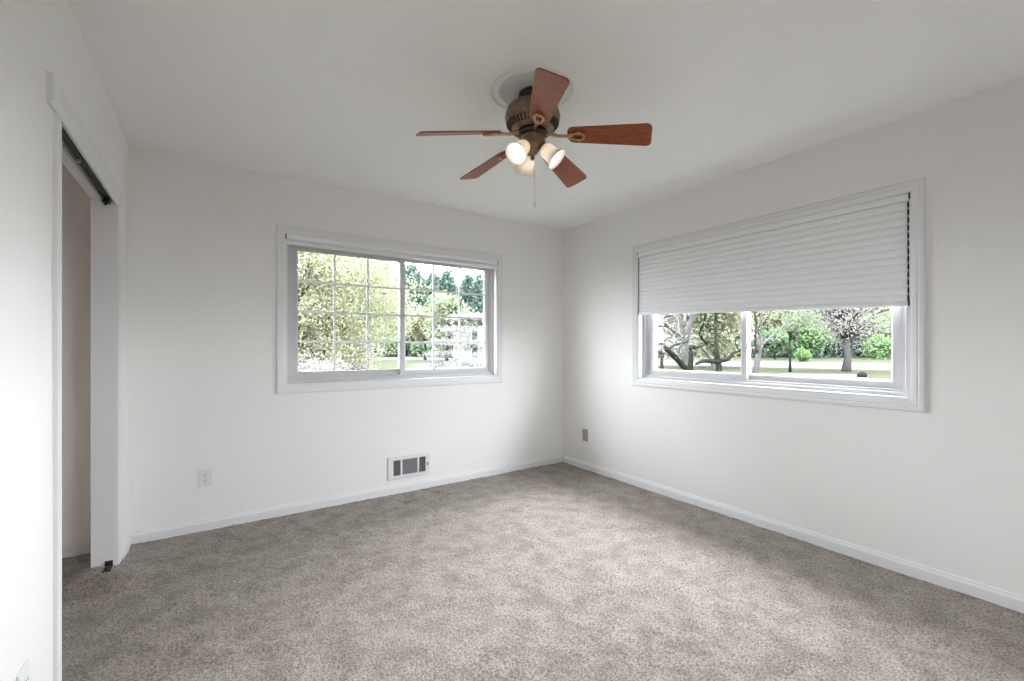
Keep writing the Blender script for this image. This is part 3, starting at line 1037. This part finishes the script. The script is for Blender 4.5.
def leaf_mesh(name, centers, size, rng, flat=0.0, elong=1.0):
    n = len(centers)
    a = rng.normal(0, 1, (n, 3)); a[:, 2] *= (1 - flat)
    a /= np.linalg.norm(a, axis=1)[:, None]
    b = rng.normal(0, 1, (n, 3)); b[:, 2] *= (1 - flat)
    b -= a * (a * b).sum(1)[:, None]
    b /= np.linalg.norm(b, axis=1)[:, None]
    s = size * rng.uniform(0.6, 1.35, (n, 1))
    a = a * s * 0.5 * elong
    b = b * s * 0.36
    co = np.stack([centers - a, centers + b - a * 0.1, centers + a, centers - b - a * 0.1], 1).reshape(-1, 3).astype(np.float32)
    me = bpy.data.meshes.new(name)
    me.vertices.add(n * 4); me.vertices.foreach_set('co', co.ravel())
    me.loops.add(n * 4); me.loops.foreach_set('vertex_index', np.arange(n * 4, dtype=np.int32))
    me.polygons.add(n); me.polygons.foreach_set('loop_start', np.arange(0, n * 4, 4, dtype=np.int32))
    me.update(calc_edges=True)
    return me

def tree(name, label, base, height, crown, leaf, bark, seed, tr=0.15, clusters=30, per=120, size=0.2, shape='round', group=None, cat='tree', flat=0.0, sig=0.16, forks=0, lean=(0, 0), keepout=None):
    """crown = (bottom height, radius); heights above the base"""
    rng = np.random.default_rng(seed)
    root = empty(name, base)
    tag(root, label, cat, group)
    z0, R = crown
    zc, rz = (z0 + height) / 2, (height - z0) / 2
    cs = []
    for i in range(clusters):
        while True:
            p = rng.uniform(-1, 1, 3)
            rr = np.linalg.norm(p)
            if rr > 1: continue
            if shape == 'round' and rr < 0.35: continue
            break
        if shape == 'cone':
            f = (p[2] + 1) / 2
            f = f ** 0.8
            k = R * (1.05 - 0.6 * f)
            cs.append((p[0] * k, p[1] * k, z0 + (height - z0) * f))
        elif shape == 'layer':
            lv = int(rng.integers(0, 5)) / 4
            k = R * (1.0 - 0.55 * lv)
            cs.append((p[0] * k * 1.2, p[1] * k * 1.2, z0 + (height - z0) * lv))
        else:
            cs.append((p[0] * R, p[1] * R, zc + p[2] * rz))
    cs = np.array(cs)
    if keepout is not None:
        cs = cs[[bool(keepout(base[0] + c[0], base[1] + c[1])) for c in cs]]
    # trunk and branches
    bm = bmesh.new()
    top = np.array((lean[0], lean[1], z0 + (height - z0) * (0.9 if shape == 'cone' else 0.55)))
    tp = [Vector((0, 0, -0.1))]
    nseg = 6
    for i in range(1, nseg + 1):
        f = i / nseg
        tp.append(Vector((top[0] * f + rng.normal(0, tr * 0.25), top[1] * f + rng.normal(0, tr * 0.25), top[2] * f)))
    trad = [tr * 1.25] + [tr * (1 - 0.75 * i / nseg) for i in range(1, nseg + 1)]
    tube(bm, tp, trad, 8)
    for c in cs[: (forks or len(cs))]:
        zs = min(max(c[2] * 0.62, z0 * 0.6), top[2] * 0.97)
        f = zs / top[2]
        s = Vector((top[0] * f, top[1] * f, zs))
        e = Vector(c)
        mid_p = s.lerp(e, 0.5) + Vector((rng.normal(0, 0.1), rng.normal(0, 0.1), 0.10 * (e - s).length))
        r0 = tr * 0.34 * (1 - 0.5 * f)
        tube(bm, [s, mid_p, e], [r0, r0 * 0.6, r0 * 0.2], 5)
    obj('trunk', bm, bark, root, True)
    sg = np.array((R * sig, R * sig, min(R, rz) * sig * (0.35 if shape == 'layer' else 0.9)))
    pts = (cs[:, None, :] + rng.normal(0, 1, (len(cs), per, 3)) * sg).reshape(-1, 3)
    pts = pts[pts[:, 2] > 0.05]
    me = leaf_mesh('foliage', pts, size, rng, flat)
    link('foliage', me, leaf, root)
    return root

# big pale tree and its neighbours outside the gridded window
G_WOOD = 'trees of the far woods'
b = gp(330, 15.0); tree('spring_tree', 'large cream leaved tree filling the left half of the gridded window', b, 6.6, (0.9, 2.6), L_CREAM, M_BARK, 11, 0.12, 110, 330, 0.085, sig=0.15)
b = gp(292, 12.5); tree('spring_tree', 'cream leaved tree at the left edge of the gridded window', b, 6.0, (0.6, 1.5), L_CREAM, M_BARK, 12, 0.08, 50, 300, 0.075, sig=0.2)
b = gp(352, 24.0); tree('spring_tree', 'pale green tree standing behind the large cream leaved tree', b, 6.5, (1.2, 2.6), L_PALE, M_PALEBARK, 13, 0.14, 60, 240, 0.13, sig=0.18)
b = gp(310, 11.5); tree('flowering_bush', 'pinkish budding bush under the pale tree at the left', b, 1.75, (0.3, 0.85), L_PINK, M_BARK, 14, 0.03, 26, 220, 0.06, sig=0.22, cat='bush')
b = gp(345, 17.0); tree('flowering_bush', 'pinkish budding bush in the middle of the gridded window', b, 1.9, (0.2, 1.0), L_PINK, M_BARK, 15, 0.03, 26, 220, 0.08, sig=0.22, cat='bush')
b = gp(468, 21.0); tree('dogwood_tree', 'white flowering dogwood with layered branches at right of gridded window', b, 3.2, (0.9, 1.75), L_WHITE, M_BARK, 16, 0.06, 60, 260, 0.09, 'layer', flat=0.55, sig=0.2)
b = gp(474, 18.5); tree('flowering_bush', 'low white flowering bush in front of the dogwood', b, 1.45, (0.1, 0.95), L_WHITE, M_BARK, 17, 0.03, 34, 130, 0.09, sig=0.22, cat='bush')
b = gp(447, 58.0); tree('leafy_tree', 'bright yellow green tree before the pines in the gridded window', b, 8.8, (1.6, 2.9), L_PALE, M_BARK, 18, 0.2, 40, 110, 0.42, sig=0.2)
b = gp(425, 62.0); tree('leafy_tree', 'cream leaved tree between the pines in the gridded window', b, 7.0, (2.4, 2.2), L_CREAM, M_BARK, 19, 0.2, 26, 100, 0.42, sig=0.2)

# trees outside the shaded window
b = gp(790, 32.0); tree('young_tree', 'slender dark trunked tree left of the big grey tree on the lawn', b, 6.2, (2.6, 1.3), L_PALE, M_DARKBARK, 31, 0.085, 22, 60, 0.16, sig=0.22)
b = gp(798, 60.0); tree('young_tree', 'thin pale trunked tree beyond the road', b, 7.5, (4.0, 1.2), L_MID, M_PALEBARK, 32, 0.11, 20, 70, 0.3, sig=0.22)
b = gp(846, 32.8); tree('lawn_tree', 'big grey tree with pinkish buds on the lawn outside the shaded window', b, 10.5, (1.9, 3.6), L_PINK, M_PALEBARK, 33, 0.26, 120, 130, 0.12, sig=0.17)
b = gp(803, 53.0); tree('green_shrub', 'small bright green shrub beside the road', b, 1.55, (0.1, 0.75), L_BRIGHT, M_BARK, 34, 0.03, 24, 90, 0.2, sig=0.24, cat='bush')
b = gp(880, 66.0); tree('green_shrub', 'round bright green bush beyond the road at far right', b, 3.3, (0.2, 1.9), L_BRIGHT, M_BARK, 35, 0.05, 40, 100, 0.34, sig=0.22, cat='bush')
b = gp(807, 71.0); tree('leafy_tree', 'bright green tree against the dark woods in the shaded window', b, 7.0, (1.2, 2.6), L_BRIGHT, M_BARK, 36, 0.2, 46, 100, 0.45, sig=0.2)
b = gp(775, 66.0); tree('leafy_tree', 'bright green tree behind the forked pale trunk', b, 4.4, (0.8, 1.9), L_MID, M_BARK, 37, 0.16, 30, 90, 0.4, sig=0.2)
b = gp(770, 75.0); tree('leafy_tree', 'tall cream leaved tree behind the forked pale trunk', b, 17.0, (2.5, 3.8), L_CREAM, M_BARK, 38, 0.25, 80, 90, 0.5, sig=0.2)
b = gp(877, 74.0); tree('leafy_tree', 'tall pale green tree above the bright bush at far right', b, 18.0, (3.0, 4.5), L_PALE, M_BARK, 39, 0.28, 90, 90, 0.55, sig=0.2)
b = gp(716, 40.0); tree('leafy_tree', 'tall yellow green tree behind the tree at the middle stile', b, 11.5, (1.0, 3.2), L_CREAM, M_BARK, 40, 0.2, 90, 100, 0.3, sig=0.2)
b = gp(662, 34.0); tree('leafy_tree', 'pinkish budding tree at the left of the shaded window', b, 6.0, (1.0, 2.0), L_PINK, M_BARK, 41, 0.15, 40, 80, 0.24, sig=0.2)
b = gp(684, 38.0); tree('leafy_tree', 'pale green tree at the left of the shaded window', b, 10.5, (1.2, 2.6), L_PALE, M_BARK, 42, 0.18, 75, 90, 0.28, sig=0.2)

def limb_tree(name, label, base, limbs, bark, seed, leaf=None, per=40, size=0.1, crown=None):
    """limbs = list of polylines [(x, y, z, radius)...] relative to the base"""
    rng = np.random.default_rng(seed)
    root = empty(name, base)
    tag(root, label, 'tree')
    bm = bmesh.new()
    pts = []
    for l in limbs:
        # smooth the polyline
        P = [Vector(q[:3]) for q in l]; Rr = [q[3] for q in l]
        out, rad = [], []
        for i in range(len(P) - 1):
            p0, p1, p2, p3 = P[max(i - 1, 0)], P[i], P[i + 1], P[min(i + 2, len(P) - 1)]
            for k in range(4):
                t = k / 4
                out.append(0.5 * ((2 * p1) + (p2 - p0) * t + (2 * p0 - 5 * p1 + 4 * p2 - p3) * t * t + (3 * p1 - p0 - 3 * p2 + p3) * t ** 3))
                rad.append(Rr[i] + (Rr[i + 1] - Rr[i]) * t)
        out.append(P[-1]); rad.append(Rr[-1])
        tube(bm, out, rad, 9)
        for o_, r_ in zip(out, rad):
            if r_ < 0.05:
                pts.append(np.array(o_))
    obj('trunk', bm, bark, root, True)
    if leaf is not None and pts:
        pts = np.array(pts)
        cs = (pts[:, None, :] + rng.normal(0, 0.22, (len(pts), per, 3))).reshape(-1, 3)
        if crown is not None:                      # the leafy crown above the limbs
            z0, z1, R = crown
            q = rng.uniform(-1, 1, (400, 3))
            q = q[(q ** 2).sum(1) < 1][:45]
            q = q * np.array((R, R, (z1 - z0) / 2)) + np.array((0, 0, (z0 + z1) / 2))
            q = (q[:, None, :] + rng.normal(0, 0.28, (len(q), 110, 3))).reshape(-1, 3)
            cs = np.concatenate([cs, q])
        link('foliage', leaf_mesh('foliage', cs, size, rng), leaf, root)
    return root

def sight(u, v, depth, base, r):
    p = gp(u, depth, gz(v, depth)) - base
    return (p.x, p.y, p.z, r)
# old spreading tree with dark limbs, left pane
D = 14.0
b = gp(690, D)
S = lambda u, v, dd, r: sight(u, v, D + dd, b, r)
limb_tree('spreading_tree', 'old tree with dark crooked limbs in the left pane of the shaded window', b, [
    [(0, 0, -0.1, 0.20), S(688, 374, 0, 0.099), S(682, 365, -0.4, 0.086), S(672, 354, -0.8, 0.079), S(661, 344, -1.2, 0.059)],
    [S(668, 350, -0.9, 0.040), S(674, 345.5, -0.6, 0.030), S(681, 343.5, -0.3, 0.023), S(689, 342, 0.2, 0.013)],
    [(0.05, 0, 0.0, 0.19), S(690, 373, 0, 0.092), S(691, 358, 0, 0.079), S(691, 347, 0.1, 0.066), S(695, 348, 0.4, 0.046), S(704, 345, 0.9, 0.033), S(711, 341, 1.3, 0.020)],
    [S(683, 338, 0.4, 0.013), S(676, 333, 0, 0.020), S(666, 326, -0.5, 0.020), S(662, 318, -0.8, 0.017), S(664, 306, -1.0, 0.013)],
    [S(650, 322, -1, 0.013), S(662, 318, -0.8, 0.017), S(676, 314, -0.4, 0.013), S(688, 306, 0, 0.010)],
], M_DARKBARK, 51, L_PALE, 6, 0.05, (3.9, 6.4, 1.5))
D2 = 15.5
b = gp(719, D2)
S2 = lambda u, v, dd, r: sight(u, v, D2 + dd, b, r)
limb_tree('spreading_tree', 'dark limbed tree beside the middle stile of the shaded window', b, [
    [(0, 0, -0.1, 0.22), S2(719, 374, 0, 0.112), S2(718, 361, 0, 0.099), S2(717, 350, 0, 0.053), S2(715.5, 335, 0.2, 0.043), S2(716, 318, 0.3, 0.040), S2(716, 296, 0.3, 0.033)],
    [S2(718, 362, 0, 0.079), S2(710, 361, -0.6, 0.073), S2(703, 361, -1.2, 0.066), S2(696, 364, -1.8, 0.033)],
    [S2(719, 361, 0, 0.079), S2(728, 359, 0.5, 0.073), S2(733, 353, 0.8, 0.059), S2(738, 351, 1.1, 0.033), S2(735.5, 342, 1.0, 0.026), S2(738, 335, 1.3, 0.020), S2(744, 330, 1.6, 0.013)],
    [S2(714, 345, -0.1, 0.033), S2(705, 342, -0.5, 0.046), S2(700, 333, -0.8, 0.040), S2(704, 322, -1.0, 0.040), S2(706, 312, -1.2, 0.033), S2(709, 296, -1.4, 0.026)],
    [S2(715, 330, 0.2, 0.033), S2(709, 326, 0.5, 0.033), S2(709, 320, 0.6, 0.036), S2(715, 311, 0.9, 0.030), S2(724, 300, 1.2, 0.020)],
], M_DARKBARK, 52, L_PALE, 6, 0.05, (4.1, 6.6, 1.5))
D3 = 15.0
b = gp(692, D3 + 3)
S3 = lambda u, v, dd, r: sight(u, v, D3 + 3 + dd, b, r)
limb_tree('pale_trunk_tree', 'pale barked tree behind the old dark limbed tree', b, [
    [(0, 0, -0.1, 0.30), S3(687, 372, 0, 0.158), S3(685, 350, 0, 0.145), S3(688, 330, 0, 0.132), S3(694, 314, 0, 0.119), S3(700, 290, 0, 0.099)],
    [S3(686, 345, 0, 0.106), S3(682, 330, 0.2, 0.086), S3(681, 312, 0.3, 0.079), S3(680, 290, 0.4, 0.066)],
    [S3(693, 345, 0, 0.020), S3(704, 350, 0.2, 0.066), S3(712, 362, 0.2, 0.079), S3(716, 376, 0.2, 0.092)],
], M_PALEBARK, 53)
D4 = 14.5
b = gp(750, D4)
S4 = lambda u, v, dd, r: sight(u + 1.5, v, D4 + dd, b, r)
limb_tree('forked_tree', 'pale trunk forking right of the middle stile of the shaded window', b, [
    [(0, 0, -0.1, 0.22), S4(753, 378, 0, 0.099), S4(756, 360, 0, 0.092), S4(759, 344, 0, 0.073), S4(759.5, 330, 0, 0.033), S4(760, 318, 0, 0.033), S4(762, 296, 0, 0.026)],
    [S4(758.5, 346, 0, 0.053), S4(766, 340, 0.5, 0.043), S4(776, 331, 1.0, 0.036), S4(783, 325, 1.3, 0.030), S4(788, 314, 1.6, 0.020), S4(795, 298, 1.9, 0.013)],
    [S4(756, 352, 0, 0.053), S4(753.5, 338, -0.3, 0.040), S4(755, 324, -0.6, 0.033), S4(752, 308, -0.9, 0.026), S4(750, 292, -1, 0.020)],
    [S4(759, 325, 0, 0.026), S4(765, 316, 0.2, 0.026), S4(768, 300, 0.3, 0.020)],
], M_PALEBARK, 54, L_PALE, 8, 0.05, (4.0, 6.2, 1.4))
# leafy branch close by at the right edge of the shaded window
D5 = 9.0
b = gp(925, D5)
S5 = lambda u, v, dd, r: sight(u, v, D5 + dd, b, r)
limb_tree('leafy_tree', 'near bright leaved branch at the upper right of the shaded window', b, [
    [(0, 0, -0.1, 0.12), S5(926, 360, 0, 0.10), S5(924, 320, 0, 0.08), S5(920, 280, 0, 0.06), S5(915, 240, 0, 0.04)],
    [S5(924, 322, 0, 0.05), S5(905, 312, 0.1, 0.03), S5(888, 310, 0.2, 0.02), S5(876, 314, 0.3, 0.01)],
], M_BARK, 55, L_BRIGHT, 16, 0.07)

# dark pine woods behind both windows
random.seed(8)
pine_spec = []
for row, dd in enumerate((85.0, 92.0, 99.0, 106.0, 113.0, 120.0)):
    step = 6.3
    for c in range(-30, 40):
        lat = (c + (0.0, 0.5, 0.17, 0.67, 0.33, 0.83)[row]) * step
        u = 512 + FPX * lat / dd
        if 225 < u < 505:
            h = 19.0 - max(0, u - 410) * 0.03 + random.uniform(-1.6, 1.6)
        elif 632 < u < 925:
            h = 27.0 + random.uniform(-2.5, 2.5)
        else:
            continue
        pine_spec.append((u, dd + random.uniform(-0.6, 0.6), h))
protos = []
for s in range(4):
    protos.append(tree('pine_tree', 'dark green pine standing in the woods beyond the road', (0, 0, 0), 16.0, (0.9, 2.2), L_HAZED_PINE, M_DARKBARK, 60 + s, 0.2, 110, 60, 0.6, 'cone', group=G_WOOD, sig=0.15))
for i, (u, d, h) in enumerate(pine_spec):
    pr = protos[i % 4]
    if i < 4:
        r = pr
    else:
        r = pr.copy(); C.objects.link(r)
        for c in pr.children:
            k = c.copy(); C.objects.link(k); k.parent = r
    r.location = gp(u, d)
    k = h / 16.0
    r.scale = (min(k, 1.15), min(k, 1.15), k)
    r.rotation_euler = (0, 0, i * 1.7)
# undergrowth along the foot of the woods
hedge = []
for c in range(-30, 40):
    for row, dd in enumerate((79.5, 126.0)):
        u = 512 + FPX * (c + 0.5 * row) * 5.4 / dd
        if 225 < u < 500 or 640 < u < 915:
            hedge.append((u, dd))
hp = [tree('woodland_bush', 'dark bush along the foot of the far woods', (0, 0, 0), 3.0, (0.1, 1.7), L_HAZED_PINE if k else L_MID, M_DARKBARK, 80 + k, 0.05, 40, 80, 0.5, sig=0.24, cat='bush', group='bushes along the far woods') for k in range(2)]
for i, (u, d) in enumerate(hedge):
    r = hp[i % 2]
    if i > 1:
        q = r.copy(); C.objects.link(q)
        for c in r.children:
            k = c.copy(); C.objects.link(k); k.parent = q
        r = q
    r.location = gp(u, d)
    r.scale = (1, 1, random.uniform(0.8, 1.3))
    r.rotation_euler = (0, 0, i * 2.1)
# small dark stone at the driveway edge
bm = bmesh.new()
bmesh.ops.create_icosphere(bm, subdivisions=3, radius=0.3)
rr = random.Random(5)
for v in bm.verts:
    n = math.sin(v.co.x * 9 + 1) * math.cos(v.co.y * 8) * 0.05
    v.co = Vector((v.co.x * (1.1 + n), v.co.y * (0.8 + n), max(v.co.z * (0.75 + n), -0.08)))
st = obj('stone', bm, M_STONE, None, True)
st.location = gp(862, 26.5, GZ + 0.1)
tag(st, 'dark stone at the edge of the driveway outside the shaded window', 'stone')
